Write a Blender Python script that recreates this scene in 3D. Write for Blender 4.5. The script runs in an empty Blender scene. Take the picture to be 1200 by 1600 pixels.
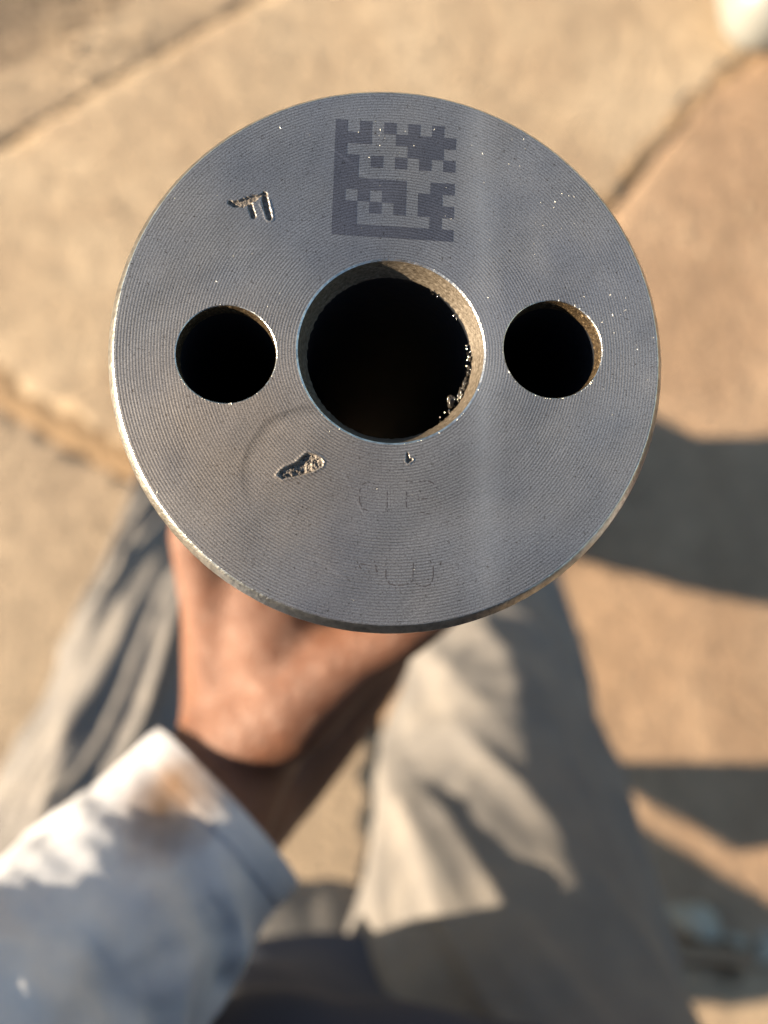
import bpy, bmesh, math, random
import numpy as np
from mathutils import Vector, Matrix, noise
from mathutils.geometry import delaunay_2d_cdt
random.seed(4)
R = math.radians
sc = bpy.context.scene
col = sc.collection

# ------------------------------------------------------------------ camera, sky, sun
CAM_H = 1.30
PITCH = R(12)
F = 1258.0                                   # focal length in photo pixels (1200 x 1600 frame)
cd = bpy.data.cameras.new("camera")
cam = bpy.data.objects.new("camera", cd); col.objects.link(cam)
cam.location = (0, 0, CAM_H)
cam.rotation_euler = (PITCH, 0, 0)
cd.lens = 5.7
cd.sensor_fit = 'VERTICAL'
cd.sensor_height = 5.7 * 1600 / F
cd.sensor_width = 5.7 * 1200 / F
cd.clip_start = 0.01
cd.clip_end = 500
cd.dof.use_dof = True
cd.dof.aperture_fstop = 1.5
cd.dof.focus_distance = 0.1305
sc.camera = cam
CM = Matrix.Translation((0, 0, CAM_H)) @ Matrix.Rotation(PITCH, 4, 'X')

def at(px, py, d):
    """photo pixel at depth d (metres along the view axis) -> world point"""
    return CM @ Vector(((px-600)/F*d, (800-py)/F*d, -d))

def ground(px, py, z=0.0):
    o = CM.translation; v = at(px, py, 1) - o
    return o + v*((z-o.z)/v.z)

SUN_EL, SUN_AZ = R(18.5), R(187.5)               # azimuth measured from +x towards +y
w = bpy.data.worlds.new("World"); sc.world = w; w.use_nodes = True
nt = w.node_tree
sky = nt.nodes.new('ShaderNodeTexSky'); sky.sky_type = 'NISHITA'; sky.sun_disc = False
sky.sun_elevation = SUN_EL
sky.sun_rotation = R(90) - SUN_AZ
sky.air_density = 1.3; sky.dust_density = .4; sky.ozone_density = 1.8
bg = nt.nodes['Background']; bg.inputs['Strength'].default_value = 0.05
nt.links.new(sky.outputs[0], bg.inputs[0])
sd = bpy.data.lights.new("sun", 'SUN'); so = bpy.data.objects.new("sun", sd); col.objects.link(so)
sd.energy = 5.0; sd.angle = R(0.55); sd.color = (1.0, 0.83, 0.60)
sv = Vector((math.cos(SUN_EL)*math.cos(SUN_AZ), math.cos(SUN_EL)*math.sin(SUN_AZ), math.sin(SUN_EL)))
so.rotation_euler = sv.to_track_quat('Z', 'Y').to_euler()
so.location = sv*5
vs = sc.view_settings
vs.view_transform = 'Standard'; vs.look = 'None'; vs.exposure = 2.3; vs.gamma = 1

# ------------------------------------------------------------------ helpers
def tag(o, label=None, cat=None, group=None, kind=None):
    if label: o['label'] = label
    if cat: o['category'] = cat
    if group: o['group'] = group
    if kind: o['kind'] = kind
    return o

def mesh_obj(name, verts, faces, m=None, parent=None, smooth=True):
    me = bpy.data.meshes.new(name)
    me.from_pydata([tuple(v) for v in verts], [], faces)
    me.update()
    if smooth: me.polygons.foreach_set('use_smooth', [True]*len(me.polygons))
    if m: me.materials.append(m)
    o = bpy.data.objects.new(name, me); col.objects.link(o)
    if parent: o.parent = parent
    return o

def bm_obj(name, bm, m, parent=None, smooth=False):
    me = bpy.data.meshes.new(name); bm.to_mesh(me); bm.free()
    if smooth: me.polygons.foreach_set('use_smooth', [True]*len(me.polygons))
    me.materials.append(m)
    o = bpy.data.objects.new(name, me); col.objects.link(o)
    if parent: o.parent = parent
    return o

def empty(name, loc, label, cat, group=None):
    o = bpy.data.objects.new(name, None); col.objects.link(o); o.location = loc
    o.empty_display_size = .05
    return tag(o, label, cat, group)

class Mat:
    def __init__(s, name, base=(.5, .5, .5), rough=.6, metal=0., **kw):
        s.m = bpy.data.materials.new(name); s.m.use_nodes = True
        s.nt = s.m.node_tree; s.b = s.nt.nodes['Principled BSDF']
        s.b.inputs['Base Color'].default_value = (*base, 1)
        s.b.inputs['Roughness'].default_value = rough
        s.b.inputs['Metallic'].default_value = metal
        for k, v in kw.items(): s.b.inputs[k.replace('_', ' ')].default_value = v
        s.tc = s.nt.nodes.new('ShaderNodeTexCoord')
    def n(s, t, **kw):
        x = s.nt.nodes.new('ShaderNode'+t)
        for k, v in kw.items(): setattr(x, k, v)
        return x
    def l(s, a, b): s.nt.links.new(a, b)
    def noise(s, scale, detail=4, rough=.55, stretch=None, rot=None, dist=0):
        x = s.n('TexNoise'); x.inputs['Scale'].default_value = scale
        x.inputs['Detail'].default_value = detail; x.inputs['Roughness'].default_value = rough
        x.inputs['Distortion'].default_value = dist
        if stretch or rot:
            src = s.tc.outputs['Object']
            if rot:
                m0 = s.n('Mapping'); m0.inputs['Rotation'].default_value = rot; s.l(src, m0.inputs[0]); src = m0.outputs[0]
            if stretch:
                mp = s.n('Mapping'); mp.inputs['Scale'].default_value = stretch; s.l(src, mp.inputs[0]); src = mp.outputs[0]
            s.l(src, x.inputs['Vector'])
        else: s.l(s.tc.outputs['Object'], x.inputs['Vector'])
        return x.outputs['Fac']
    def ramp(s, src, stops, interp='LINEAR'):
        r = s.n('ValToRGB'); r.color_ramp.interpolation = interp
        e = r.color_ramp.elements
        while len(e) < len(stops): e.new(.5)
        for k, (p, c) in enumerate(stops):
            e[k].position = p
            e[k].color = (*c, 1) if isinstance(c, (tuple, list)) else (c, c, c, 1)
        s.l(src, r.inputs[0]); return r.outputs[0]
    def mix(s, fac, a, b, mode='MIX'):
        x = s.n('MixRGB', blend_type=mode)
        for i, v in ((0, fac), (1, a), (2, b)):
            if isinstance(v, (int, float)): x.inputs[i].default_value = v if i == 0 else (v, v, v, 1)
            elif isinstance(v, tuple): x.inputs[i].default_value = (*v, 1)
            else: s.l(v, x.inputs[i])
        return x.outputs[0]
    def math(s, op, a, b=0., c=None):
        x = s.n('Math', operation=op)
        for i, v in ((0, a), (1, b)) + (((2, c),) if c is not None else ()):
            if isinstance(v, (int, float)): x.inputs[i].default_value = v
            else: s.l(v, x.inputs[i])
        return x.outputs[0]
    def color(s, x): s.l(x, s.b.inputs['Base Color']); return s
    def rough(s, x): s.l(x, s.b.inputs['Roughness']); return s
    def bump(s, h, dist, strength=1., prev=None):
        x = s.n('Bump'); x.inputs['Distance'].default_value = dist; x.inputs['Strength'].default_value = strength
        s.l(h, x.inputs['Height'])
        if prev: s.l(prev, x.inputs['Normal'])
        s.l(x.outputs[0], s.b.inputs['Normal']); return x.outputs[0]

# ------------------------------------------------------------------ materials
def turned_metal(name, dark):
    """face-turned steel: concentric tool marks round the object's origin"""
    M = Mat(name, metal=.80)
    sep = M.n('SeparateXYZ'); M.l(M.tc.outputs['Object'], sep.inputs[0])
    x, y = sep.outputs[0], sep.outputs[1]
    r = M.math('SQRT', M.math('ADD', M.math('MULTIPLY', x, x), M.math('MULTIPLY', y, y)))
    wob = M.noise(90, 2)
    rr = M.math('ADD', M.math('MULTIPLY', r, 2*math.pi/.00048), M.math('MULTIPLY', wob, 2.4))
    groove = M.math('SINE', rr)
    # every tool pass cut a little differently: 1-D noise along the radius
    cmb = M.n('CombineXYZ'); M.l(r, cmb.inputs[0])
    n1 = M.n('TexNoise'); n1.inputs['Scale'].default_value = 1500; n1.inputs['Detail'].default_value = 2
    M.l(cmb.outputs[0], n1.inputs['Vector'])
    amp = M.ramp(M.noise(55, 3), [(.3, .35), (.65, 1.)])
    g = M.math('MULTIPLY', groove, amp)
    h = M.math('ADD', g, M.math('MULTIPLY', n1.outputs['Fac'], 1.6))
    M.bump(M.math('ADD', h, M.math('MULTIPLY', M.noise(3600, 3), 1.1)), .0000095)
    # colour: grease film, fine dark pitting, darker tool mark valleys
    patch = M.ramp(M.noise(24, 3, .55), [(.33, (.215, .222, .245)), (.50, (.275, .272, .275)), (.66, (.325, .305, .285))])
    valley = M.ramp(M.math('MULTIPLY_ADD', groove, .5, .5), [(0., .42), (.65, 1.)])
    c = M.mix(M.math('MULTIPLY', amp, .85), patch, valley, 'MULTIPLY')
    grain = M.ramp(M.noise(4200, 2, .8), [(.35, .50), (.50, 1.), (.66, 1.28)])
    c = M.mix(1., c, grain, 'MULTIPLY')
    pits = M.ramp(M.noise(1500, 3, .85), [(.31, (.20, .15, .11)), (.40, (1, 1, 1))])
    c = M.mix(1., c, pits, 'MULTIPLY')
    # oily ring left by a smaller round thing set down on the face
    sx = M.math('ADD', x, .0128); sy = M.math('ADD', y, .0205)
    rd = M.math('SQRT', M.math('ADD', M.math('MULTIPLY', sx, sx), M.math('MULTIPLY', sy, sy)))
    rd = M.math('ADD', rd, M.math('MULTIPLY', M.noise(120, 3), .0018))
    film = M.ramp(M.math('MULTIPLY', rd, 50), [(.0, 1.12), (.52, 1.16), (.60, .66), (.625, 1.0)])
    side = M.ramp(M.math('MULTIPLY_ADD', M.math('SUBTRACT', y, x), 30., .45), [(.32, 0.), (.62, 1.)])
    c = M.mix(M.math('MULTIPLY', side, .9), c, film, 'MULTIPLY')
    # warm reflected light painted as a brown tint over the lower left
    ox = M.math('ADD', x, .026); oy = M.math('ADD', y, .014)
    od = M.math('ADD', M.math('SQRT', M.math('ADD', M.math('MULTIPLY', ox, ox), M.math('MULTIPLY', oy, oy))), M.math('MULTIPLY', M.noise(60, 4), .016))
    c = M.mix(M.ramp(M.math('MULTIPLY', od, 25.), [(.35, .85), (.90, 0.)]), c, M.mix(1., c, (.92, .78, .64), 'MULTIPLY'))
    # old thumb smears
    sm = M.ramp(M.noise(70, 5, .65, stretch=(1, .4, 1), rot=(0, 0, .7)), [(.45, 1.), (.62, .80)])
    c = M.mix(.7, c, sm, 'MULTIPLY')
    sx2 = M.math('ABSOLUTE', M.math('SUBTRACT', M.math('ADD', x, M.math('MULTIPLY', M.noise(30, 3), .003)), .0165))  # pale vertical reflection streak painted into the colour
    refl_streak = M.ramp(M.math('MULTIPLY', sx2, 160.), [(0., 1.), (.62, 0.)])
    refl_streak = M.math('MULTIPLY', refl_streak, M.ramp(M.noise(45, 3), [(.3, .25), (.65, 1.)]))
    c = M.mix(M.math('MULTIPLY', refl_streak, .26), c, (.60, .59, .57))
    # a few radial handling scratches, brighter
    for k, (sc0, rz, th) in enumerate(((620, .9, .715), (700, -.5, .72), (540, 2.2, .715), (650, 1.5, .725))):
        sc_ = M.ramp(M.noise(sc0, 2, .5, stretch=(1, .045, 1), rot=(0, 0, rz), dist=.25), [(th, 0.), (th+.03, 1.)])
        c = M.mix(M.math('MULTIPLY', sc_, .13), c, (.62, .60, .58))
    if dark: c = M.mix(1., c, (.40, .42, .50), 'MULTIPLY')
    M.color(c)
    M.rough(M.ramp(M.noise(70, 4), [(.3, .40 if not dark else .46), (.7, .50 if not dark else .56)]))
    return M

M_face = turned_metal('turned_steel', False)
tg = M_face.n('Tangent'); tg.direction_type = 'RADIAL'; tg.axis = 'Z'
M_face.l(tg.outputs[0], M_face.b.inputs['Tangent']); M_face.b.inputs['Anisotropic'].default_value = .35; M_face.b.inputs['Anisotropic Rotation'].default_value = .25
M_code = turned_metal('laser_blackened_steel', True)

M_side = Mat('machined_steel', (.42, .41, .39), .30, 1.)
M_side.color(M_side.ramp(M_side.noise(600, 4, .7), [(.3, (.26, .25, .235)), (.6, (.52, .505, .475))]))
M_side.bump(M_side.noise(1500, 3), .00012)
M_bore = Mat('counterbore_steel', (.13, .10, .075), .5, .25)
M_bore.color(M_bore.ramp(M_bore.noise(1400, 4, .7, stretch=(1, 1, 2.5)), [(.33, (0.034, 0.024, 0.015)), (.5, (0.076, 0.060, 0.043)), (.68, (0.153, 0.128, 0.102))]))

M_bore.bump(M_bore.noise(1700, 4, .7, stretch=(1, 1, 3)), .00010)
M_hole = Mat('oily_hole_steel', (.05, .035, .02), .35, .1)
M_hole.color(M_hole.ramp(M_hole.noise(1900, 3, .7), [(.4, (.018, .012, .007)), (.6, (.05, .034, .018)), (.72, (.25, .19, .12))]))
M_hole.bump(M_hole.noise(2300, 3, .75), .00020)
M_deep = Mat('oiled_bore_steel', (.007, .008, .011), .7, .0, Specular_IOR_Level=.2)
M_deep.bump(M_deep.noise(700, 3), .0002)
M_pit = Mat('stamped_steel', (.5, .44, .37), .6, .4)
M_pit.color(M_pit.ramp(M_pit.noise(1900, 3, .7), [(.34, (.05, .040, .032)), (.5, (.11, .092, .077)), (.68, (.20, .172, .145))]))
M_pit.bump(M_pit.noise(2600, 3, .7), .0002)
M_ghost = Mat('faint_mark', (.085, .078, .08), .6, .8)
M_chip = Mat('steel_swarf', (.72, .68, .60), .22, 1.)
M_chip.bump(M_chip.noise(3000, 2), .0003)
M_dust = Mat('bright_dust', (.8, .76, .66), .5, 0.)
M_grease = Mat('dark_grease', (.03, .025, .02), .12, 0.)
M_grease.bump(M_grease.noise(1800, 3), .0005)

M_skin = Mat('skin', (.36, .17, .10), .6, Specular_IOR_Level=.35)
M_skin.color(M_skin.mix(M_skin.ramp(M_skin.noise(26, 5, .6), [(.3, 0.), (.7, 1.)]), (0.088, 0.034, 0.018), (0.134, 0.057, 0.032)))
M_skin.b.inputs['Subsurface Weight'].default_value = .12
M_skin.b.inputs['Subsurface Radius'].default_value = (.006, .002, .001)
M_skin.b.inputs['Subsurface Scale'].default_value = 1.
M_skin.bump(M_skin.noise(140, 6, .7, dist=1.), .0012)
M_hair = Mat('hair', (.012, .010, .009), .6)
M_eye = Mat('eye_white', (.7, .68, .64), .2)
M_lip = Mat('lip', (.25, .09, .07), .5)

M_shirt = Mat('washed_cotton', (.62, .63, .68), .9)
cs = M_shirt.ramp(M_shirt.noise(30, 5, .6), [(.3, (0.312, 0.320, 0.361)), (.65, (0.426, 0.426, 0.443))])
vm = M_shirt.n('VectorMath', operation='DISTANCE'); M_shirt.l(M_shirt.tc.outputs['Object'], vm.inputs[0])
M_shirt.stain = vm
st = M_shirt.math('ADD', vm.outputs['Value'], M_shirt.math('MULTIPLY', M_shirt.noise(60, 4), .018))
stf = M_shirt.ramp(M_shirt.math('MULTIPLY', st, 20.), [(.34, .95), (.68, 0.)])
cs = M_shirt.mix(stf, cs, (.14, .075, .035))
M_shirt.color(cs)
M_shirt.bump(M_shirt.noise(1500, 3), .0006)
M_trouser = Mat('dusty_grey_cotton', (.3, .28, .26), .92)
M_trouser.color(M_trouser.ramp(M_trouser.noise(14, 6, .65), [(.3, (0.097, 0.091, 0.090)), (.52, (0.132, 0.120, 0.112)), (.72, (0.167, 0.148, 0.131))]))
M_trouser.bump(M_trouser.noise(900, 3), .0008)
M_boot = Mat('brown_leather', (.09, .055, .03), .5)
M_boot.color(M_boot.ramp(M_boot.noise(30, 4), [(.3, (0.046, 0.026, 0.017)), (.7, (0.112, 0.073, 0.046))]))
M_sole = Mat('black_rubber', (.03, .03, .03), .8)

def concrete(name, lo, mid, hi, seed):
    M = Mat(name, mid, .93)
    mp = M.n('Mapping'); M.l(M.tc.outputs['Object'], mp.inputs[0]); mp.inputs['Location'].default_value = (seed*1.7, seed, 0)
    def nz(s, d, r, dist=0.):
        x = M.n('TexNoise'); x.inputs['Scale'].default_value = s; x.inputs['Detail'].default_value = d
        x.inputs['Roughness'].default_value = r; x.inputs['Distortion'].default_value = dist
        M.l(mp.outputs[0], x.inputs['Vector']); return x.outputs['Fac']
    c = M.ramp(nz(3.2, 7, .62, .4), [(.30, lo), (.5, mid), (.70, hi)])
    c = M.mix(.55, c, M.ramp(nz(22, 5, .7), [(.3, .68), (.7, 1.24)]), 'MULTIPLY')
    c = M.mix(.32, c, M.ramp(nz(140, 3, .7), [(.28, .45), (.5, 1.), (.75, 1.35)]), 'MULTIPLY')
    M.color(c)
    b = M.bump(nz(18, 6, .7), .010)
    M.bump(nz(130, 4, .7), .0035, 1., b)
    return M.m
M_slab = [concrete('sandy_concrete', (0.229, 0.161, 0.103), (0.288, 0.212, 0.138), (0.342, 0.260, 0.175), 1),
          concrete('brown_concrete', (0.181, 0.113, 0.066), (0.245, 0.158, 0.097), (0.313, 0.213, 0.135), 5),
          concrete('dusty_concrete', (0.193, 0.140, 0.094), (0.245, 0.182, 0.123), (0.292, 0.221, 0.151), 9)]
M_soil = concrete('bare_soil', (0.079, 0.056, 0.036), (0.145, 0.102, 0.066), (0.238, 0.172, 0.109), 3)
M_joint = Mat('joint_sand', (0.218, 0.139, 0.073), .95); M_joint.bump(M_joint.noise(90, 5), .004)
M_plastic = Mat('white_plastic', (.80, .79, .74), .42)
M_plastic.color(M_plastic.ramp(M_plastic.noise(9, 5), [(.3, (.145, .145, .135)), (.6, (.18, .18, .17))]))
M_wood = Mat('weathered_wood', (.25, .17, .10), .8)
M_wood.color(M_wood.ramp(M_wood.noise(40, 5, .6, stretch=(.12, 1, 1)), [(.3, (0.086, 0.056, 0.033)), (.7, (0.211, 0.145, 0.092))]))
M_wood.bump(M_wood.noise(60, 4, .6, stretch=(.08, 1, 1)), .003)
M_stone = Mat('grey_stone', (.36, .36, .34), .9)
M_stone.color(M_stone.ramp(M_stone.noise(40, 5), [(.3, (0.225, 0.203, 0.158)), (.7, (0.345, 0.315, 0.255))]))
M_stone.bump(M_stone.noise(70, 4), .006)

# ------------------------------------------------------------------ the ground
gme_v, gme_f = [], []
N = 60
def gco(i):                                              # denser near the middle, reaches far out
    t = (i/N-.5)*2
    return math.copysign(abs(t)**3*60+abs(t)*1.2, t)
for j in range(N+1):
    for i in range(N+1):
        x, y = gco(i), gco(j)
        gme_v.append((x, y, -.022+.008*noise.noise(Vector((x*3, y*3, 0)))))
for j in range(N):
    for i in range(N):
        a = j*(N+1)+i; gme_f.append((a, a+1, a+N+2, a+N+1))
ground_o = mesh_obj('ground', gme_v, gme_f, M_soil); tag(ground_o, kind='structure')

def slab(poly, m, ztop=0., name='paving_slab', edge=.007, seed=0):
    """poly: ground-plane outline (list of (x, y)); worn, rounded top edge and a gently uneven top"""
    pts = []
    n = len(poly)
    for k in range(n):                                   # subdivide and wobble the outline
        a = Vector(poly[k]); b = Vector(poly[(k+1) % n]); L = (b-a).length
        m_ = max(2, min(60, int(L/.025)))
        nn = Vector((-(b-a).y, (b-a).x)).normalized()
        for q in range(m_):
            p = a.lerp(b, q/m_)
            pts.append(p + nn*.008*noise.noise(Vector((p.x*14, p.y*14, seed))) + nn*.003*noise.noise(Vector((p.x*60, p.y*60, seed))))
    c = sum(pts, Vector((0, 0)))/len(pts)
    nb = len(pts)
    # interior points
    xs = [p.x for p in pts]; ys = [p.y for p in pts]
    def inner(p, d):                                     # pull towards inside along normals
        return p
    norm = []
    for k in range(nb):
        t = pts[(k+1) % nb]-pts[k-1]; norm.append(Vector((-t.y, t.x)).normalized())
    rings = []
    prof = [(0., -.09), (0., -edge), (edge*.3, -edge*.35), (edge, 0.)]
    verts, faces = [], []
    def hz(p): return .0045*noise.noise(Vector((p.x*5, p.y*5, seed*3.1)))+.0015*noise.noise(Vector((p.x*25, p.y*25, seed)))
    for (ins, dz) in prof:
        for k in range(nb):
            p = pts[k]+norm[k]*ins
            verts.append((p.x, p.y, ztop+dz+(hz(p) if dz > -.05 else 0)))
    for rI in range(3):
        for k in range(nb):
            a = rI*nb+k; b = rI*nb+(k+1) % nb
            faces.append((a, b, b+nb, a+nb))
    ring = [Vector((verts[3*nb+k][0], verts[3*nb+k][1])) for k in range(nb)]
    pin = list(ring); edges = [(k, (k+1) % nb) for k in range(nb)]
    def inside(p):
        r_ = False
        for k in range(nb):
            a, b = ring[k], ring[k-1]
            if (a.y > p.y) != (b.y > p.y) and p.x < (b.x-a.x)*(p.y-a.y)/(b.y-a.y)+a.x: r_ = not r_
        return r_
    g = .035
    nx = int((max(xs)-min(xs))/g); ny = int((max(ys)-min(ys))/g)
    for j in range(ny+1):
        for i in range(nx+1):
            p = Vector((min(xs)+(i+.5*(j & 1))*g, min(ys)+j*g))
            if inside(p) and min((p-q).length for q in ring[::1]) > .015: pin.append(p)
    vo, eo, fo, *_ = delaunay_2d_cdt(pin, edges, [], 1, 1e-7)
    base = len(verts)
    remap = {}
    for k, v in enumerate(vo):
        remap[k] = len(verts); verts.append((v.x, v.y, ztop+hz(v)))
    for f_ in fo: faces.append(tuple(remap[k] for k in f_))
    o = mesh_obj(name, verts, faces, m, ground_o)
    bm = bmesh.new(); bm.from_mesh(o.data); bmesh.ops.remove_doubles(bm, verts=bm.verts, dist=1e-5)
    bmesh.ops.recalc_face_normals(bm, faces=bm.faces); bm.to_mesh(o.data); bm.free()
    return o

def G(*pp): return [tuple(ground(px, py).xy) for px, py in pp]
# joints seen in the photograph: A top left, B right of the disc, C left (wide, sand filled)
slab(G((-170, 332), (420, -6), (640, -262), (1450, -260), (1207, 63), (1090, 148), (1000, 259), (860, 420), (560, 660), (330, 770), (180, 695), (0, 590), (-170, 485)), M_slab[0], seed=1)
slab(G((1215, 65), (1100, 150), (1010, 262), (880, 440), (590, 690), (600, 1500), (1900, 1500), (1900, 100), (1480, -200)), M_slab[1], seed=2)
slab(G((-170, 535), (0, 625), (175, 735), (320, 810), (560, 700), (588, 1180), (588, 2000), (-700, 2000), (-700, 300)), M_slab[2], seed=3)
slab(G((600, 1512), (1900, 1512), (1900, 2000), (600, 2000)), M_slab[0], ztop=-.004, seed=6)
slab(G((-180, 318), (415, -20), (620, -270), (430, -280), (190, 0), (80, 70), (-60, 120), (-300, 240)), M_slab[0], ztop=-.006, seed=7)
# sand packed into the joints
def filling(jl, wd, z0):
  jv, jf = [], []
  for k in range(40):
    t = k/39*3; i = min(2, int(t)); p = Vector(jl[i]).lerp(Vector(jl[i+1]), t-i)
    d = (Vector(jl[i+1])-Vector(jl[i])).normalized(); nn = Vector((-d.y, d.x))
    for s in range(7):
        u = (s/6-.5)*2
        q = p+nn*u*wd
        jv.append((q.x, q.y, z0+.004*(1-u*u)+.003*noise.noise(Vector((q.x*30, q.y*30, 1)))))
  for k in range(39):
    for s in range(6):
        a = k*7+s; jf.append((a, a+1, a+8, a+7))
  mesh_obj('joint_filling', jv, jf, M_joint.m, ground_o)
filling(G((-170, 508), (0, 605), (178, 712), (325, 790)), .032, -.001)
filling(G((860, 430), (990, 253), (1093, 148), (1209, 63)), .016, -.0025)

# loose grit lying on the concrete
V, Fc = [], []
for k in range(9000):
    if k < 6500: p = ground(random.uniform(-100, 1300), random.uniform(-80, 1680))
    else:
        c = random.choice(((120, 30), (300, 110), (1060, 190), (1120, 420), (700, 60), (1100, 330), (1120, 1080), (60, 640)))
        p = ground(c[0]+random.gauss(0, 90), c[1]+random.gauss(0, 60))
    r_ = random.choice((.0008, .001, .001, .0015, .0022, .0035))*random.uniform(.7, 1.4)
    b0 = len(V); a0 = random.uniform(0, 6.28)
    for q_ in range(4): V.append((p.x+r_*math.cos(a0+q_*1.57)*random.uniform(.6, 1.3), p.y+r_*math.sin(a0+q_*1.57)*random.uniform(.6, 1.3), -.006))
    V.append((p.x, p.y, .0035+r_*.9))
    for q_ in range(4): Fc.append((b0+q_, b0+(q_+1) % 4, b0+4))
M_grit = Mat('grit', (.3, .22, .15), .9)
M_grit.color(M_grit.ramp(M_grit.noise(300, 2, .8), [(.35, (.10, .07, .045)), (.5, (.27, .20, .135)), (.65, (.50, .42, .32))]))
tag(mesh_obj('loose_grit', V, Fc, M_grit.m, ground_o, smooth=False), kind='stuff')

# ------------------------------------------------------------------ tubes
def tube(path, radii, segs, rings, disp=None, cap=False, ell=None):
    """smooth tube through path points; returns verts, faces. disp(u, ang, P) -> outward offset"""
    P = [Vector(p) for p in path]
    L = [0]
    for a, b in zip(P, P[1:]): L.append(L[-1]+(b-a).length)
    def cr(t):                                           # Catmull-Rom by arc length
        s = t*L[-1]; i = 0
        while i < len(P)-2 and s > L[i+1]: i += 1
        f_ = (s-L[i])/(L[i+1]-L[i])
        p0 = P[i-1] if i else P[0]*2-P[1]; p1, p2 = P[i], P[i+1]; p3 = P[i+2] if i+2 < len(P) else P[-1]*2-P[-2]
        pt = .5*((2*p1)+(p2-p0)*f_+(2*p0-5*p1+4*p2-p3)*f_**2+(3*p1-p0-3*p2+p3)*f_**3)
        h = f_*f_*(3-2*f_); return pt, radii[i]*(1-h)+radii[i+1]*h
    pts = [cr(k/(rings-1)) for k in range(rings)]
    verts, faces = [], []
    ref = None
    for k, (p, r) in enumerate(pts):
        t = (pts[min(k+1, rings-1)][0]-pts[max(k-1, 0)][0]).normalized()
        if ref is None: ref = Vector((1, 0, 0)) if abs(t.x) < .9 else Vector((0, 1, 0))
        ref = (ref-t*ref.dot(t)).normalized(); b = t.cross(ref)
        for s in range(segs):
            a = 2*math.pi*s/segs
            d = ref*math.cos(a)+b*math.sin(a)
            e = (1 if not ell else ell(k/(rings-1), a))
            q = p+d*r*e
            if disp: q = q+d*disp(k/(rings-1), a, q)
            verts.append(q)
    for k in range(rings-1):
        for s in range(segs):
            a = k*segs+s; b2 = k*segs+(s+1) % segs
            faces.append((a, b2, b2+segs, a+segs))
    if cap:
        for k in (0, rings-1):
            c = len(verts); verts.append(pts[k][0])
            for s in range(segs):
                a = k*segs+s; b2 = k*segs+(s+1) % segs
                faces.append((c, b2, a) if k == 0 else (c, a, b2))
    return verts, faces

def join(parts):
    V, Fc = [], []
    for v, f in parts:
        o = len(V); V += v; Fc += [tuple(i+o for i in x) for x in f]
    return V, Fc

# ------------------------------------------------------------------ the steel cylinder
q = (6.11821042e+02, 5.47870247e+02, .130086524, -6.43028541e-02, -9.71888730e-02)
Cc = Vector(((q[0]-600)/F*q[2], (800-q[1])/F*q[2], -q[2]))
nz_ = -Vector((q[3], q[4], -1)).normalized()
nx_ = Vector((0, 1, 0)).cross(nz_).normalized(); ny_ = nz_.cross(nx_)
LEN = .235
Mc = Matrix((nx_, ny_, nz_)).transposed().to_4x4(); Mc.translation = Cc
FACE_W = CM @ Mc                                         # face frame: origin at the bore centre on the end face
def inv(px, py):
    """photo pixel -> (x, y) metres on the end face"""
    rv = Vector(((px-600)/F, (800-py)/F, -1)); s = Cc.dot(nz_)/rv.dot(nz_); P = rv*s-Cc
    return Vector((P.dot(nx_), P.dot(ny_)))
cyl = bpy.data.objects.new('steel_cylinder', None); col.objects.link(cyl)
cyl.matrix_world = FACE_W @ Matrix.Translation((0, 0, -LEN)); cyl.empty_display_size = .05
tag(cyl, 'heavy turned steel cylinder with central bore and two side holes, gripped in the hand', 'steel cylinder')
RO = .044; BORE = .0154
holes = [(Vector((-.02645, -.00088)), .0081), (Vector((.0265, .0006)), .0083)]

def lathe(profile, segs, off=(0, 0), jit=None):
    V, Fc = [], []
    for i, (r, z) in enumerate(profile):
        for s in range(segs):
            a = 2*math.pi*s/segs
            dr, dz = jit(i, a) if jit else (0, 0)
            V.append((off[0]+(r+dr)*math.cos(a), off[1]+(r+dr)*math.sin(a), z+dz+LEN))
    for i in range(len(profile)-1):
        for s in range(segs):
            a = i*segs+s; b = i*segs+(s+1) % segs
            Fc.append((a, b, b+segs, a+segs))
    return V, Fc
def ang_noise(a, f_, s): return noise.noise(Vector((math.cos(a)*f_, math.sin(a)*f_, s)))

# outer body: tool-nicked edge, chamfer, long side and base ring
def j_out(i, a):
    if i == 1: return (.00003*ang_noise(a, 60, 1), .00003*ang_noise(a, 60, 2))
    if i in (3, 4): return (.00004*ang_noise(a, 45, 3)+.00003*ang_noise(a, 160, 5), .00006*ang_noise(a, 90, 3))
    return (0, 0)
V, Fc = lathe([(RO, 0), (RO+.0001, -.00003), (RO+.0006, -.00070), (RO+.00122, -.00150), (RO+.00138, -.00185), (RO+.00138, -.02), (RO+.00138, -.12),
               (RO+.00138, -LEN+.002), (RO-.0006, -LEN), (.016, -LEN)], 360, jit=j_out)
body = mesh_obj('body', V, Fc, M_side.m, cyl)
# counterbore wall (rough, tapering to the deep bore)
def j_b(i, a):
    return ((0, 0) if i < 2 else (.00007*ang_noise(a, 40, i*1.7)+.00005*ang_noise(a, 110, i), .00005*ang_noise(a, 70, i*2.3)) if i < 11 else
            (-.00025*max(0, ang_noise(a, 25, 9.))-.0002*abs(ang_noise(a, 90, 4)), .0002*ang_noise(a, 60, 4)))
prof = [(BORE, 0), (BORE-.00030, -.00020)]+[(BORE-.00035-.00120*k/9, -.0005-.0032*k/9) for k in range(10)]+[(.01378, -.0039)]
V, Fc = lathe(prof[1:], 300, jit=lambda i, a: j_b(i+1, a)); mesh_obj('bore_mouth', V, Fc, M_bore.m, cyl)
V, Fc = lathe(prof[:2], 300); mesh_obj('bore_rim', V, Fc, M_side.m, cyl)
V, Fc = lathe([(.01378, -.0039), (.0141, -.0046), (.0146, -.008), (.0146, -.12), (.0150, -.20), (.016, -LEN)], 120)
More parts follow.
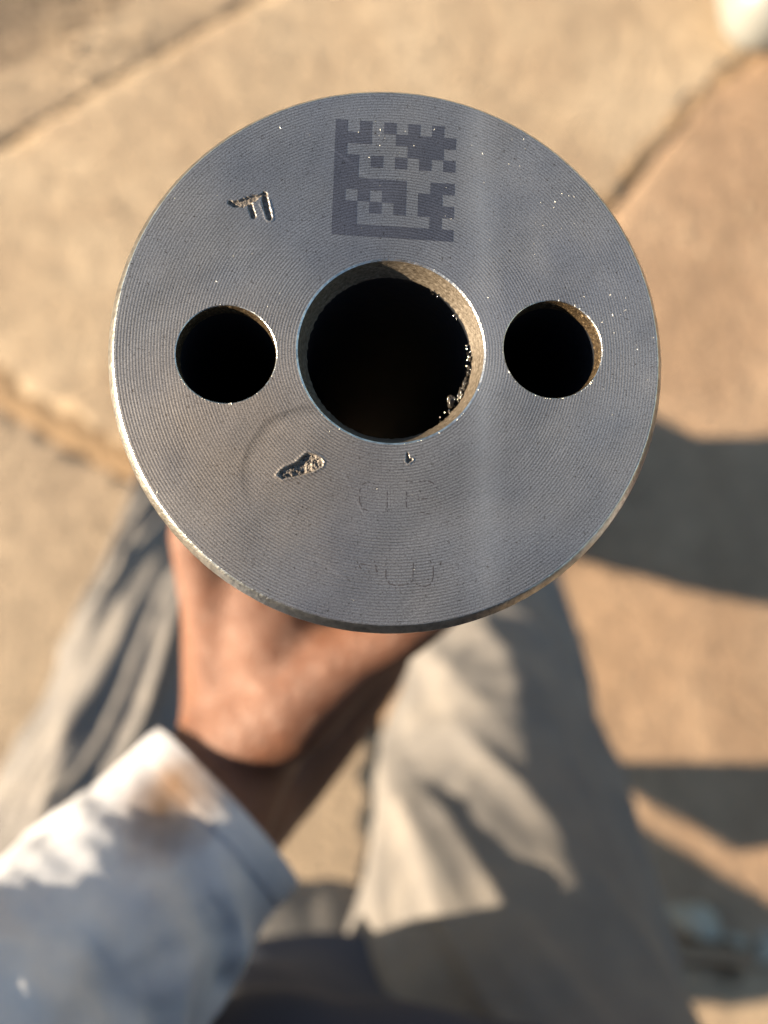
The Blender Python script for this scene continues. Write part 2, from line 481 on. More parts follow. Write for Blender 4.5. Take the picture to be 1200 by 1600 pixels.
mesh_obj('deep_bore', V, Fc, M_deep.m, cyl)
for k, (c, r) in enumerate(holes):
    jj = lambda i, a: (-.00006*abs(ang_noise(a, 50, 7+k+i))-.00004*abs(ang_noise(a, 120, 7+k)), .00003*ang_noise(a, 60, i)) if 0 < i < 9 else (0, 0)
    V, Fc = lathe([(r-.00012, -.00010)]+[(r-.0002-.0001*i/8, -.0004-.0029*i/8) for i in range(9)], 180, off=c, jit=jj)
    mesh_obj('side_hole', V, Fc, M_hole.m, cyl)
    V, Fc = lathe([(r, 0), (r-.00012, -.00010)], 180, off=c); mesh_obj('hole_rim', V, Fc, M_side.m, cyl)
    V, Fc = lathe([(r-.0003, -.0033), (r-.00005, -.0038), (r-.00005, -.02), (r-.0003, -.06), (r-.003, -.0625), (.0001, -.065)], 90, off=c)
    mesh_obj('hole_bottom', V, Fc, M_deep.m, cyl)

# end face: dense triangulation with the stamped marks pressed into it
def seg_d(p, a, b):
    ab = b-a; t = max(0, min(1, (p-a).dot(ab)/ab.length_squared)); return (p-(a+ab*t)).length, t
strokes = []                                             # (a, b, half width at a, at b, depth)
def S(x0, y0, x1, y1, w0, w1, d): strokes.append((inv(x0, y0), inv(x1, y1), w0*.000125, w1*.000125, d))
S(359, 316, 366, 319, 3.2, 4, .00028); S(366, 319, 378, 318, 4.5, 6, .00032); S(378, 317, 398, 309, 6.5, 4.5, .00032); S(398, 309, 409, 304, 2.2, 2, .0003)
S(390, 318, 396, 338, 3.8, 3.8, .00034); S(413, 303, 415, 318, 4, 4.6, .00036); S(415, 318, 421, 340, 4.6, 3.8, .00034)
S(636.5, 708, 638, 720, 1.2, 3, .0003); S(638, 720, 643, 718, 3, 2, .0003)
pit = [inv(*p) for p in ((432, 743), (438, 735), (446, 729), (455, 726), (463, 722), (471, 714), (480, 707), (492, 710), (501, 715), (506, 721), (504, 729), (488, 738), (468, 744), (442, 749))]
def in_poly(p, poly):
    r_ = False
    for k in range(len(poly)):
        a, b = poly[k], poly[k-1]
        if (a.y > p.y) != (b.y > p.y) and p.x < (b.x-a.x)*(p.y-a.y)/(b.y-a.y)+a.x: r_ = not r_
    return r_
def sstep(e0, e1, x):
    t = max(0, min(1, (x-e0)/(e1-e0))); return t*t*(3-2*t)
def press(p):
    """(height offset, 0..1 how deep in a mark)"""
    z = 0.; m = 0.
    for a, b, w0, w1, d in strokes:
        if abs(p.x-a.x) > .008 or abs(p.y-a.y) > .008: continue
        ds, t = seg_d(p, a, b); hw = w0+(w1-w0)*t
        hw *= 1+.3*noise.noise(Vector((p.x*2500, p.y*2500, 3)))
        k = 1-sstep(hw*.55, hw*1.05, ds)
        z = min(z, -d*k*(.95+.4*noise.noise(Vector((p.x*2200, p.y*2200, 8))))); m = max(m, k)
        lip = math.exp(-((ds-hw*1.35)/(hw*.3))**2)
        if k < .05: z = max(z, .00009*lip) if z >= 0 else z
    cx = pit[6]
    if (p-cx).length < .009:
        dmin = min(seg_d(p, pit[k-1], pit[k])[0] for k in range(len(pit)))
        if in_poly(p, pit):
            k = sstep(0, .00035, dmin); m = max(m, k)
            rel = (p.x-pit[0].x)/(pit[9].x-pit[0].x)
            z = -k*(.00030+.00028*noise.noise(Vector((p.x*1400, p.y*1400, 1)))+.00018*noise.noise(Vector((p.x*4200, p.y*4200, 5)))+.0004*math.exp(-((rel-.52)/.13)**2))
        else:
            z += .00010*math.exp(-(dmin/.0003)**2)
    return z, m
pts, eds = [], []
def circ(c, r, n):
    s = len(pts)
    for k in range(n):
        a = 2*math.pi*k/n; pts.append(Vector((c[0]+r*math.cos(a), c[1]+r*math.sin(a))))
    for k in range(n): eds.append((s+k, s+(k+1) % n))
circ((0, 0), RO, 360); circ((0, 0), BORE, 300)
for c, r in holes: circ(c, r, 180)
def ok(p, mrg=.0004):
    if p.length > RO-mrg or p.length < BORE+mrg: return False
    return all((p-c).length > r+mrg for c, r in holes)
g = .0013
fine = [(inv(390, 322), .0052), (inv(470, 728), .0050), (inv(639, 714), .0016)]
for j in range(-36, 37):
    for i in range(-36, 37):
        p = Vector(((i+.5*(j & 1))*g, j*g*.87))
        if ok(p) and all((p-c).length > r for c, r in fine): pts.append(p)
for c, r in fine:
    g2 = .00013; n_ = int(r/g2)+1
    for j in range(-n_, n_+1):
        for i in range(-n_, n_+1):
            p = c+Vector(((i+.5*(j & 1))*g2, j*g2*.87))
            if (p-c).length < r-.0001 and ok(p): pts.append(p)
pmm = [p*1000 for p in pts]
vo, eo, fo, *_ = delaunay_2d_cdt(pmm, eds, [], 1, 1e-6)
Vz = [press(v/1000) for v in vo]
fv = [(v.x/1000, v.y/1000, Vz[k][0]) for k, v in enumerate(vo)]
ff, fm = [], []
for f_ in fo:
    c = sum((vo[k] for k in f_), Vector((0, 0)))/len(f_)/1000
    if c.length < BORE-.00001 or any((c-h).length < r-.00001 for h, r in holes): continue
    ff.append(tuple(f_)); fm.append(1 if sum(Vz[k][1] for k in f_)/len(f_) > .22 else 0)
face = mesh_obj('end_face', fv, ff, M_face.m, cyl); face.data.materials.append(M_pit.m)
face.location = (0, 0, LEN)
face.data.polygons.foreach_set('material_index', fm)
bm = bmesh.new(); bm.from_mesh(face.data)
for f_ in bm.faces:
    if f_.normal.z < 0: f_.normal_flip()
bm.to_mesh(face.data); bm.free()

# laser-marked square code: dark modules, 10 x 10
rows = ["1010101010", "1110011111", "1000001110", "1101010101", "1100000000",
        "1111110011", "1010110110", "1101010111", "1100000010", "1111111111"]
TL, TR, BR, BL = inv(525, 186), inv(713, 199), inv(708, 378), inv(518, 366)
def bil(u, v): return TL.lerp(TR, u).lerp(BL.lerp(BR, u), v)
V, Fc = [], []
for j, rw in enumerate(rows):
    for i, ch in enumerate(rw):
        if ch == '0': continue
        e = .012
        b0 = len(V); sub = 3
        jx, jy = random.uniform(-.03, .03), random.uniform(-.03, .03)
        for bb in range(sub+1):
            for aa in range(sub+1):
                u = (i-e+(1+2*e)*aa/sub+jx*.3)/10; v = (j-e+(1+2*e)*bb/sub+jy*.3)/10
                p = bil(u, v); V.append((p.x, p.y, .000010+.0000007*((i+j*3) % 7)))
        for bb in range(sub):
            for aa in range(sub):
                a = b0+bb*(sub+1)+aa; Fc.append((a+sub+1, a+sub+2, a+1, a))
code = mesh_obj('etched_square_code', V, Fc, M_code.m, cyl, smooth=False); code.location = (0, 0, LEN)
tag(code, 'dark grey laser marked square code on the end face')

# faint ghost characters below the bore
def ghost(lines, wd=.00009):
    V, Fc = [], []
    for ln in lines:
        P = [inv(*p) for p in ln]
        for a, b in zip(P, P[1:]):
            d = (b-a).normalized(); nn = Vector((-d.y, d.x))*wd
            n_ = max(1, int((b-a).length/.0003))
            for k in range(n_):                            # broken, worn line
                if noise.noise(Vector((a.x*3000+k, a.y*3000, 2))) < -.12: continue
                p0, p1 = a.lerp(b, k/n_), a.lerp(b, (k+1)/n_)
                s = len(V)
                for p in (p0-nn, p1-nn, p1+nn, p0+nn): V.append((p.x, p.y, .000012))
                Fc.append((s, s+1, s+2, s+3))
    return V, Fc
L1 = [[(586, 756), (575, 753), (566, 757), (562, 766), (562, 785), (567, 795), (578, 799)], [(605, 768), (605, 800)],
      [(635, 768), (635, 796), (632, 798)], [(634, 752), (645, 753)], [(655, 752), (672, 752), (681, 758), (685, 770)],
      [(652, 780), (668, 779)], [(657, 800), (675, 804)]]
L2 = [[(603, 880), (603, 902), (608, 912), (618, 915), (632, 914), (645, 908), (646, 880)], [(646, 906), (652, 914), (664, 917), (674, 912), (677, 900), (677, 885), (672, 876)],
      [(585, 876), (590, 900)], [(560, 880), (590, 886)], [(556, 874), (566, 892)]]
for L_ in (L1, L2):
    V, Fc = ghost(L_)
    gh = mesh_obj('ghost_lettering', V, Fc, M_ghost.m, cyl, smooth=False); gh.location = (0, 0, LEN)

# bright dust and burr specks (nobody could count them)
V, Fc = [], []
def speck(p, z, s):
    b0 = len(V)
    ax = random.uniform(0, 6.28); st_ = random.choice((1, 1, 1.6, 2.6))
    for dx, dy, dz in ((-1, 0, 0), (.2, -.9, 0), (1, .1, 0), (.1, .8, 0), (0, 0, .9)):
        dx *= st_
        V.append((p.x+s*(dx*math.cos(ax)-dy*math.sin(ax)), p.y+s*(dx*math.sin(ax)+dy*math.cos(ax)), z+s*dz))
    for f_ in ((0, 1, 4), (1, 2, 4), (2, 3, 4), (3, 0, 4)): Fc.append(tuple(b0+k for k in f_))
cl = [inv(850, 340), inv(880, 310), inv(810, 250), inv(990, 480), inv(1005, 560), inv(640, 220), inv(560, 210)]
n_ = 0
while n_ < 95:
    if random.random() < .5:
        c = random.choice(cl); p = c+Vector((random.gauss(0, .0035), random.gauss(0, .0035)))
    else:
        a = random.uniform(0, 6.283); r = RO*math.sqrt(random.uniform(.12, .995)); p = Vector((r*math.cos(a), r*math.sin(a)))
    if ok(p, .0001): speck(p, 0, random.choice((.00003, .00004, .00005, .00006, .00009))); n_ += 1
for k in range(70):                                        # burrs on the rims of the holes
    c, r = random.choice(holes+[(Vector((0, 0)), BORE)])
    a = random.gauss(0 if random.random() < .6 else -1.6, .9)
    speck(c+Vector((math.cos(a), math.sin(a)))*(r+.00003), 0, random.uniform(.00004, .0001))
dust = mesh_obj('dust_specks', V, Fc, M_dust.m, cyl, smooth=False); dust.location = (0, 0, LEN); tag(dust, kind='stuff')

# wet swarf and grease lumps on the inner edge of the bore
def lump(bm, c, s, seed):
    r_ = bmesh.ops.create_icosphere(bm, subdivisions=3, radius=1.)
    for v in r_['verts']:
        d = v.co.copy(); k = 1+.55*noise.noise(d*1.7+Vector((seed, 0, 0)))+.30*noise.noise(d*4+Vector((0, seed, 0)))
        v.co = Vector((d.x*s[0], d.y*s[1], d.z*s[2]))*k+c
bm = bmesh.new()
for k, (adeg, rad, s) in enumerate([(-5, .01335, .0004), (-9, .0134, .0005), (-13, .0133, .0005), (-17, .0132, .0006), (-20, .0134, .0006), (-23, .0132, .0007),
                                    (-27, .0133, .0005), (-30, .0135, .0004), (-33, .0124, .0009), (-36, .0127, .0007), (-31, .0127, .0005), (-40, .0134, .0004), (2, .0135, .0004)]):
    a = R(adeg-2); lump(bm, Vector((rad*math.cos(a), rad*math.sin(a), LEN-.0039-.0002*(k % 3))), (s*.62, s*.95, s*.62), k*3.3)
sw = bm_obj('grease_lumps', bm, M_grease.m, cyl, True)
bm = bmesh.new()
for k in range(50):
    a = R(random.choice((random.uniform(-38, 5), random.uniform(-38, -10), random.uniform(-60, 60)))); rad = random.uniform(.0129, .0137)
    if -37 < math.degrees(a) < -32: rad = random.uniform(.0119, .0134)
    c = Vector((rad*math.cos(a), rad*math.sin(a), LEN-.0036+random.uniform(-.0003, .0002)))
    s = random.uniform(.00005, .00014)
    m4 = Matrix.Translation(c) @ Matrix.Rotation(random.uniform(0, 6), 4, 'Z') @ Matrix.Rotation(random.uniform(0, 6), 4, 'X') @ Matrix.Diagonal((s, s*2.2, s*.5, 1))
    bmesh.ops.create_icosphere(bm, subdivisions=1, radius=1., matrix=m4)
tag(bm_obj('swarf_chips', bm, M_chip.m, cyl, False), kind='stuff')

# ------------------------------------------------------------------ the person
AX0 = FACE_W
def cw(x, y, s):
    """cylinder frame in mm (x right, y up in the picture, s depth behind the face) -> world"""
    return FACE_W @ Vector((x/1000, y/1000, -s/1000))
def pol(phi, r, s): return cw(r*math.cos(R(phi)), r*math.sin(R(phi)), s)

person = empty('person', (0.0, -.1, 0), 'person in pale stained shirt and dusty grey trousers gripping the steel cylinder', 'person')

def capsules(chains, ells):
    bm = bmesh.new()
    def ball(c, r):
        bmesh.ops.create_uvsphere(bm, u_segments=20, v_segments=12, radius=r, matrix=Matrix.Translation(c))
    for ch in chains:
        for (a, ra), (b, rb) in zip(ch, ch[1:]):
            d = b-a; L_ = d.length
            if L_ < 1e-6: continue
            m4 = Matrix.Translation((a+b)/2) @ d.to_track_quat('Z', 'Y').to_matrix().to_4x4()
            bmesh.ops.create_cone(bm, cap_ends=True, segments=20, radius1=ra, radius2=rb, depth=L_, matrix=m4)
        for p, r in ch: ball(p, r)
    for c, rad, rot in ells:
        m4 = Matrix.Translation(c) @ rot.to_4x4() @ Matrix.Diagonal((*rad, 1))
        bmesh.ops.create_uvsphere(bm, u_segments=28, v_segments=18, radius=1., matrix=m4)
    return bm
wr = cw(-45, -97, 205)
fore = [cw(-58, -122, 193), cw(-86, -156, 172)]
elbow = at(-330, 1960, .225)
shoulder = Vector((-.21, -.30, 1.30))
chains = []
def fing(s, ph, rr, r, mr):
    """knuckle, two joints and tip wrapped round the cylinder at depth s"""
    kn = pol(ph[0], mr, s[0])
    chains.append([(wr+(kn-wr)*.15, .015), (kn, r[0]+.0015)])
    chains.append([(kn, r[0]+.001), (pol((ph[0]+ph[1])/2, rr[1]+1.5, (s[0]+s[1])/2), r[0]*.93), (pol(ph[1], rr[1], s[1]), r[1]),
                   (pol((ph[1]+ph[2])/2, rr[2], s[2]), r[1]*.95), (pol(ph[2], rr[2], s[2]), r[2]), (pol(ph[3], rr[3], s[3]), r[2]*.85)])
fing((181, 176, 173, 171), (196, 150, 123, 101), (0, 56, 54.5, 53.5), (.0105, .0092, .0082), 62)
fing((199, 197, 196, 195), (198, 149, 119, 95), (0, 56.5, 55, 54), (.0105, .0093, .0083), 63)
fing((217, 218, 218, 218), (200, 154, 126, 103), (0, 56, 54.5, 53.5), (.010, .0088, .0078), 62)
fing((233, 236, 237, 237), (204, 166, 143, 124), (0, 54.5, 53.5, 52.5), (.009, .0078, .007), 60)
cmc = cw(-40, -92, 190)
chains.append([(wr, .020), (cmc, .019), (cw(-24, -82, 182), .0185), (pol(264, 67, 176), .0155), (pol(274, 59.5, 172), .0128), (pol(287, 55, 168), .0112), (pol(299, 53.5, 166), .0098), (pol(311, 53, 165), .0086)])
chains.append([(cmc, .018), (pol(252, 70, 200), .020), (pol(272, 62, 205), .015)])        # thenar / palm edge
chains.append([(wr, .022), (pol(236, 68, 212), .018), (pol(222, 62, 226), .016)])           # heel of the hand
chains.append([(wr, .024), (fore[0], .0265), (fore[1], .030), ((fore[1]+elbow)/2, .036), (elbow, .043), ((elbow+shoulder)/2, .048), (shoulder, .062)])
low = [at(395, 1235, .372), at(440, 1180, .385), at(508, 1095, .392), at(565, 1020, .385)]
chains.append([(at(376, 930, .350), .0255), (at(385, 1010, .346), .0275), (at(392, 1080, .345), .029), (wr, .026)])
chains.append([(at(385, 1000, .346), .027), (at(430, 985, .340), .025), (at(500, 985, .338), .017)])
chains.append([(fore[1], .030), (low[0], .027), (low[1], .028), (low[2], .027), (low[3], .024)])
chains.append([(at(368, 935, .326), .0225), (at(382, 1005, .324), .0245), (at(410, 1065, .322), .024), (at(400, 1130, .330), .024)])
chains.append([(at(372, 900, .322), .020), (at(420, 930, .314), .021), (at(430, 1010, .312), .022), (at(420, 1080, .318), .022)])
chains.append([(at(382, 1005, .324), .0235), (at(440, 975, .312), .021), (at(500, 985, .314), .0165)])
ells = []
# torso, neck and head (above and behind the camera)
chest = Vector((-.01, -.30, 1.18)); neck = Vector((0, -.22, 1.42)); head = Vector((0.0, -.135, 1.54))
chains.append([(Vector((-.01, -.38, .90)), .12), (Vector((-.01, -.37, 1.0)), .125), (chest, .14), (Vector((0, -.30, 1.33)), .10), (neck, .058), (head+Vector((0, -.02, -.05)), .062)])
chains.append([(shoulder, .06), (Vector((.20, -.30, 1.30)), .062), (Vector((.30, -.22, 1.12)), .048), (Vector((.33, -.12, 1.0)), .042), (Vector((.33, -.02, .92)), .032), (Vector((.325, .03, .88)), .026)])
rx = Matrix.Rotation(R(-35), 3, 'X')
ells.append((head, (.074, .098, .112), rx))
ells.append((head+rx @ Vector((0, .03, -.075)), (.052, .06, .045), rx))
ells.append((head+rx @ Vector((0, .103, -.015)), (.013, .020, .024), rx))
for s in (-1, 1):
    ells.append((head+rx @ Vector((s*.076, -.005, -.005)), (.008, .019, .031), rx))
    ells.append((head+rx @ Vector((s*.032, .083, .022)), (.022, .012, .008), rx))
# right hand resting by the side
rh = Vector((.325, .03, .88))
ells.append((rh+Vector((-.002, .045, -.035)), (.017, .045, .042), Matrix.Rotation(R(-38), 3, 'X')))
for k in range(4):
    a = rh+Vector((.0, .085-.012*k*1.0, -.045-.019*k)); b = a+Vector((-.012, .020, -.030)); c = b+Vector((-.018, .0, -.024))
    chains.append([(a, .0095), (b, .0085), (c, .0075)])
chains.append([(rh+Vector((-.01, .03, .0)), .013), (rh+Vector((-.022, .065, -.005)), .011), (rh+Vector((-.028, .095, -.02)), .009)])
bm = capsules(chains, ells)
me = bpy.data.meshes.new('body'); bm.to_mesh(me); bm.free(); me.materials.append(M_skin.m)
skin_o = bpy.data.objects.new('body', me); col.objects.link(skin_o)
rm = skin_o.modifiers.new('remesh', 'REMESH'); rm.mode = 'VOXEL'; rm.voxel_size = .0030; rm.use_smooth_shade = True
sm = skin_o.modifiers.new('smooth', 'SMOOTH'); sm.factor = .5; sm.iterations = 9
bpy.context.view_layer.update()
dg = bpy.context.evaluated_depsgraph_get()
me2 = bpy.data.meshes.new_from_object(skin_o.evaluated_get(dg)); skin_o.modifiers.clear(); skin_o.data = me2
me2.polygons.foreach_set('use_smooth', [True]*len(me2.polygons))
if not me2.materials: me2.materials.append(M_skin.m)
def par(o, p):
    o.parent = p; o.matrix_parent_inverse = Matrix.Translation(-Vector(p.location)); return o
par(skin_o, person)

# hair, eyes, lips
bm = bmesh.new()
bmesh.ops.create_uvsphere(bm, u_segments=48, v_segments=32, radius=1.)
for v in list(bm.verts):
    if v.co.y > .35 and v.co.z < .62 or v.co.z < -.35: bm.verts.remove(v)
for v in bm.verts:
    v.co = head+rx @ Vector((v.co.x*.080, v.co.y*.104, v.co.z*.118))*(1+.02*noise.noise(v.co*9))
par(bm_obj('hair', bm, M_hair.m, None, True), person)
for s in (-1, 1):
    bm = bmesh.new(); bmesh.ops.create_uvsphere(bm, u_segments=16, v_segments=10, radius=.012, matrix=Matrix.Translation(head+rx @ Vector((s*.031, .082, .008))))
    par(bm_obj('eye', bm, M_eye.m, None, True), person)
bm = bmesh.new(); bmesh.ops.create_uvsphere(bm, u_segments=20, v_segments=10, radius=1., matrix=Matrix.Translation(head+rx @ Vector((0, .090, -.055))) @ rx.to_4x4() @ Matrix.Diagonal((.025, .010, .009, 1)))
par(bm_obj('lips', bm, M_lip.m, None, True), person)

# shirt: left sleeve (in view), torso and right sleeve
D0 = .315
cuff = at(352, 1262, D0)
sl = [cuff, at(300, 1314, .3078), at(235, 1380, .2975), at(110, 1500, .274), at(-60, 1680, .246), elbow]
def ridged(v): return 1-abs(noise.noise(v))*2
def sleeve_disp(u, a, P):
    k = sstep(.0, .10, u)
    d = (.25+k)*(.0030*noise.noise(P*22)+.0022*noise.noise(P*60)+.0012*noise.noise(P*130))
    fold = ridged(Vector((u*13+math.sin(a)*.8, a*.35, 4)))
    d += k*.0075*max(0, fold-.15)*(.6+.5*math.sin(a+2))
    return d
def sl_ell(u, a): return 1.
parts = [tube(sl+[(elbow+shoulder)/2+Vector((0, -.02, 0)), shoulder], [.0402, .0398, .0405, .0425, .047, .054, .068, .085], 96, 260, sleeve_disp, ell=sl_ell)]
parts.append(tube([Vector((-.01, -.40, .90)), Vector((-.01, -.39, 1.0)), Vector((-.01, -.32, 1.18)), Vector((0, -.27, 1.32)), Vector((0, -.24, 1.385))], [.165, .165, .175, .150, .072], 96, 90,
                  lambda u, a, P: .010*noise.noise(P*9)+.004*noise.noise(P*25), ell=lambda u, a: 1+.14*abs(math.cos(a))))
parts.append(tube([Vector((.14, -.31, 1.30)), Vector((.21, -.30, 1.28)), Vector((.30, -.22, 1.12)), Vector((.33, -.12, 1.0)), Vector((.332, -.03, .93))], [.10, .082, .066, .056, .044], 64, 90,
                  lambda u, a, P: .006*noise.noise(P*20)))
V, Fc = join(parts)
shirt = mesh_obj('shirt', V, Fc, M_shirt.m); par(shirt, person)
so_ = shirt.modifiers.new('cloth_thickness', 'SOLIDIFY'); so_.thickness = .0016; so_.offset = -1
M_shirt.stain.inputs[1].default_value = tuple(at(262, 1240, D0-.043))

M_shade_vest = Mat('navy_shade_cloth', (0.022, 0.028, 0.048), .95)  # dark garment added to block sky light and shade the trousers
V, Fc = tube([Vector((-.02, -.335, .79)), Vector((-.02, -.33, .92)), Vector((-.01, -.315, 1.06)), Vector((-.01, -.295, 1.2)), Vector((0, -.27, 1.335))], [.185, .188, .182, .182, .150], 120, 120,
             lambda u, a, P: (.014+.03*max(0, .5-u))*noise.noise(P*9)+.006*noise.noise(P*25), ell=lambda u, a: 1+.14*abs(math.cos(a)))
shade_vest = mesh_obj('shade_waistcoat', V, Fc, M_shade_vest.m); par(shade_vest, person); tag(shade_vest, 'added dark navy garment that shades the trousers')
shade_vest.modifiers.new('cloth_thickness', 'SOLIDIFY').thickness = .003

# cuff band: a doubled hem with a stitched edge
cax = (sl[0]-sl[1]).normalized()
V, Fc = tube([sl[0]+cax*.001, sl[0]-cax*.004, sl[0]-cax*.010], [.0404, .0409, .0407], 96, 16, lambda u, a, P: .0008*noise.noise(P*22), ell=sl_ell)
cb = mesh_obj('cuff_hem', V, Fc, M_shirt.m); par(cb, person)
cb.modifiers.new('cloth_thickness', 'SOLIDIFY').thickness = .0012

# trousers
def leg_disp(seed, twist, amp, f1, ca=2.1):
    def fn(u, a, P):
        # long slanting creases: ridged noise stretched along the fold direction
        s = u*f1
        v = Vector((math.cos(a+twist*u)*ca, math.sin(a+twist*u)*ca, s*.55+seed))
        r1 = ridged(v); r1 = max(0, r1-.35)/.65
        v2 = Vector((math.cos(a+twist*u*1.3)*ca*1.8, math.sin(a+twist*u*1.3)*ca*1.8, s*1.2+seed*2))
        r2 = max(0, ridged(v2)-.4)/.6
        return amp*(r1-.35)+amp*.45*(r2-.3)+.002*noise.noise(P*40)
    return fn
hipR, hipL = Vector((.095, -.345, .93)), Vector((-.14, -.37, .86))
ankR = ground(752, 770, .03); ankL = ground(300, 755, .03)
parts = [
    tube([hipR, at(795, 1600, .47), at(774, 1300, .63), at(762, 1000, .90), at(755, 805, 1.10), ankR+Vector((0, 0, .02))], [.13, .098, .099, .088, .076, .072], 200, 320, leg_disp(3.1, 3.4, .0095, 3.6, 1.0), ell=lambda u, a: 1+.06*math.cos(2*(a-R(135)))),
    tube([hipL, at(120, 1620, .68), at(200, 1300, .80), at(248, 1060, .86), at(272, 930, .975), at(292, 820, 1.10), ankL+Vector((0, 0, .02))], [.135, .132, .122, .094, .082, .074, .070], 200, 320, leg_disp(8.7, -2.6, .015, 5, 2.1)),
    tube([Vector((-.01, -.40, 1.02)), Vector((-.01, -.39, .93)), Vector((-.01, -.36, .84)), at(490, 1590, .60), at(495, 1450, .69)], [.160, .165, .14, .095, .045], 120, 60, lambda u, a, P: .006*noise.noise(P*14), ell=lambda u, a: 1+.12*abs(math.cos(a)))]
V, Fc = join(parts)
tr = mesh_obj('trousers', V, Fc, M_trouser.m); par(tr, person)

# boots
def boot(ank, yaw):
    c = Vector((ank.x, ank.y, 0))
    rows_ = []
    prof = [(-.095, .036, .10), (-.07, .046, .115), (-.02, .046, .125), (.04, .044, .10), (.09, .048, .072), (.14, .052, .062), (.175, .044, .052), (.195, .022, .036)]
    V, Fc = [], []
    for (y, hw, h) in prof:
        for k in range(17):
            t = math.pi*k/16
            V.append(Vector((math.cos(t)*hw, y, .022+max(0, math.sin(t))**.7*h)))
    for i in range(len(prof)-1):
        for k in range(16):
            a = i*17+k; Fc.append((a, a+1, a+18, a+17))
    Fc.append(tuple(range(16, -1, -1))); Fc.append(tuple((len(prof)-1)*17+k for k in range(17)))
    rt = Matrix.Translation(c) @ Matrix.Rotation(yaw, 4, 'Z')
    b = mesh_obj('boot', [rt @ v for v in V], Fc, M_boot.m); par(b, person)
    V, Fc = [], []
    for z in (.002, .024):
        for (y, hw, h) in prof:
            V.append(Vector((-hw-.004, y, z)))
        for (y, hw, h) in reversed(prof): V.append(Vector((hw+.004, y, z)))
    n2 = len(prof)*2
    for k in range(n2): Fc.append((k, (k+1) % n2, n2+(k+1) % n2, n2+k))
    Fc.append(tuple(range(n2-1, -1, -1))); Fc.append(tuple(range(n2, 2*n2)))
    s_ = mesh_obj('sole', [rt @ v for v in V], Fc, M_sole.m, smooth=False); s_.parent = b; s_.matrix_parent_inverse = Matrix.Identity(4)
boot(ankR+Vector((0, .02, 0)), R(-8)); boot(ankL+Vector((0, .02, 0)), R(14))

# ------------------------------------------------------------------ white plastic container, top right
pc = ground(1165, -15, .17)+Vector((.135, .12, 0))
def rounded_box(bm, sx, sy, sz, rad, c, rotz):
    r_ = bmesh.ops.create_cube(bm, size=1.)
    for v in r_['verts']: v.co = Vector((v.co.x*sx, v.co.y*sy, v.co.z*sz))
    bmesh.ops.bevel(bm, geom=list(bm.edges), offset=rad, segments=7, profile=.5, affect='EDGES')
    bmesh.ops.transform(bm, matrix=Matrix.Translation(c) @ Matrix.Rotation(rotz, 4, 'Z'), verts=bm.verts)
can = empty('plastic_container', (pc.x, pc.y, 0), 'white plastic container with rounded corners standing on the concrete behind the cylinder', 'container')
bm = bmesh.new(); rounded_box(bm, .26, .26, .17, .075, Vector((0, 0, .086)), R(2))
bm_obj('container_body', bm, M_plastic.m, can, True)
bm = bmesh.new(); bmesh.ops.create_cone(bm, cap_ends=True, segments=40, radius1=.03, radius2=.028, depth=.03, matrix=Matrix.Translation((.06, .06, 0.185)))
bm_obj('screw_cap', bm, M_plastic.m, can, False)
V, Fc = tube([(-.10, .02, .165), (-.09, .02, .205), (-.03, .02, .215), (.01, .02, .205), (.02, .02, .165)], [.011]*5, 16, 40, cap=True)
mesh_obj('handle', V, Fc, M_plastic.m, can)

# ------------------------------------------------------------------ rubble and a stick at the lower right
def rock(px, py, s, label, m=M_stone, seed=1):
    p = ground(px, py)
    bm = bmesh.new(); bmesh.ops.create_icosphere(bm, subdivisions=4, radius=1.)
    for v in bm.verts:
        d = v.co.copy(); k = 1+.35*noise.noise(d*1.1+Vector((seed, 0, 0)))+.12*noise.noise(d*3+Vector((0, seed, 0)))
        v.co = Vector((d.x*s[0], d.y*s[1], max(-.6, d.z)*s[2]))*k
    o = bm_obj('stone', bm, m.m, None, True); o.location = (p.x, p.y, s[2]*.5-.012); o.rotation_euler = (0, 0, R(-25))
    return tag(o, label, 'stone', 'stones lying in the shade')
rock(1085, 1437, (.042, .022, .022), 'long pale grey stone in the shade beside the right trouser leg', seed=2)
rock(1200, 1480, (.022, .026, .012), 'bluish grey stone cut by the right edge of the picture', seed=7)
rock(1150, 1470, (.018, .014, .014), 'smallest grey stone, between the pale stone and the picture edge', seed=12)
a, b = ground(1055, 1488, .012), ground(1175, 1500, .012)
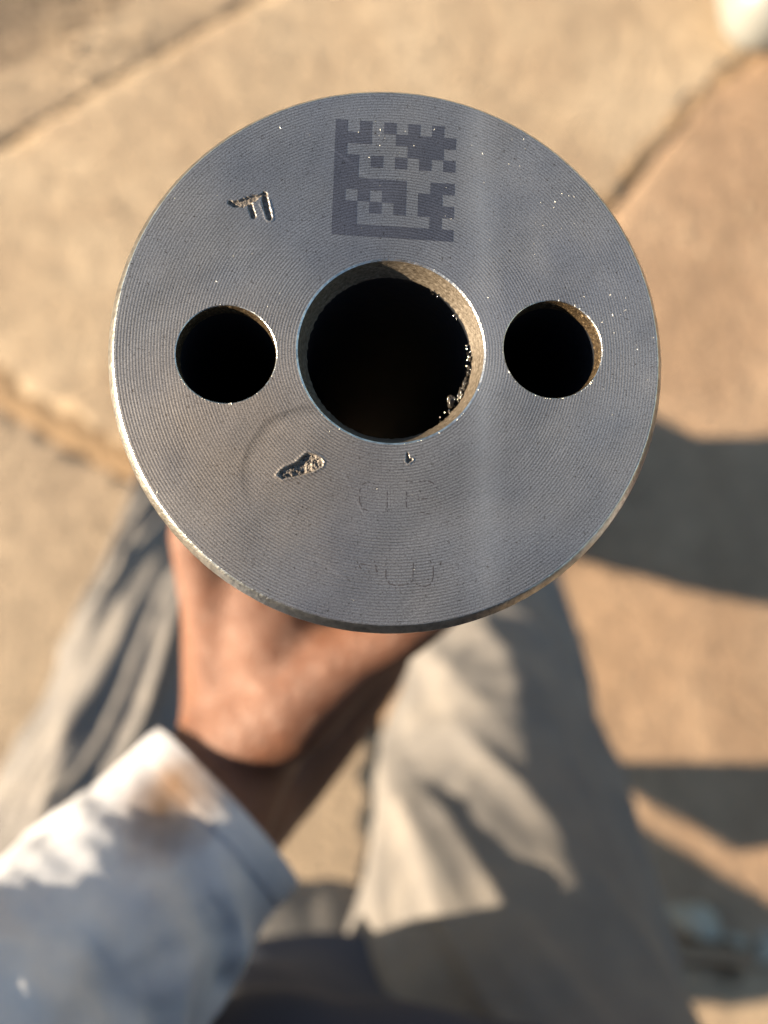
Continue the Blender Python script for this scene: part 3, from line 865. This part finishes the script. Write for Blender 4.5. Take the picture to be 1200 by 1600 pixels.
V, Fc = tube([(a-b)*.5, (a-b)*.1+Vector((0, .004, 0)), (b-a)*.5], [.013, .012, .011], 14, 40, lambda u, an, P: .002*noise.noise(P*60), cap=True)
stick = mesh_obj('stick', V, Fc, M_wood.m); stick.location = (a+b)/2
tag(stick, 'short brown weathered stick lying behind the pale grey stone', 'stick')

# ------------------------------------------------------------------ added boards behind the legs, shaped to cast the lower-right shade
bx = empty('added_shade_boards', (-.42, -.45, 0), 'added low boards behind the legs, shaped to cast the shade at lower right', 'shade_caster')
BZ = .30
def cast_board(px_pts, z0=BZ-.035, z1=BZ):
    """added board: the wanted ground shadow outline, projected back along the sun"""
    P = [ground(*p)+sv*(BZ/sv.z) for p in px_pts]
    P = [Vector((p.x+.42, p.y+.45)) for p in P]
    n_ = len(P)
    V = [(p.x, p.y, z0) for p in P]+[(p.x, p.y, z1) for p in P]
    Fc = [tuple(range(n_-1, -1, -1)), tuple(range(n_, 2*n_))]+[(k, (k+1) % n_, n_+(k+1) % n_, n_+k) for k in range(n_)]
    o = mesh_obj('shade_board', V, Fc, M_wood.m, bx, smooth=False)
    bv = o.modifiers.new('worn_edge', 'BEVEL'); bv.width = .004; bv.segments = 2
    return o, P
p1, _ = cast_board([(880, 1185), (1250, 1191), (1250, 1320), (1200, 1290), (1080, 1222), (1000, 1203)][::-1])
p2, Pb = cast_board([(880, 1215), (960, 1258), (1200, 1400), (1250, 1432), (1250, 1560), (880, 1545)][::-1])
def caster_leg(x, y):
    bm = bmesh.new(); bmesh.ops.create_cube(bm, size=1.)
    for v in bm.verts: v.co = Vector((x+v.co.x*.05, y+v.co.y*.05, .002+(BZ-.038)*(v.co.z+.5)))
    bmesh.ops.bevel(bm, geom=list(bm.edges), offset=.003, segments=2, affect='EDGES')
    bm_obj('shade_board_leg', bm, M_wood.m, bx)
cxb = sum(p.x for p in Pb)/len(Pb); cyb = sum(p.y for p in Pb)/len(Pb)
for dx in (-.2, .2): caster_leg(cxb+dx, cyb)
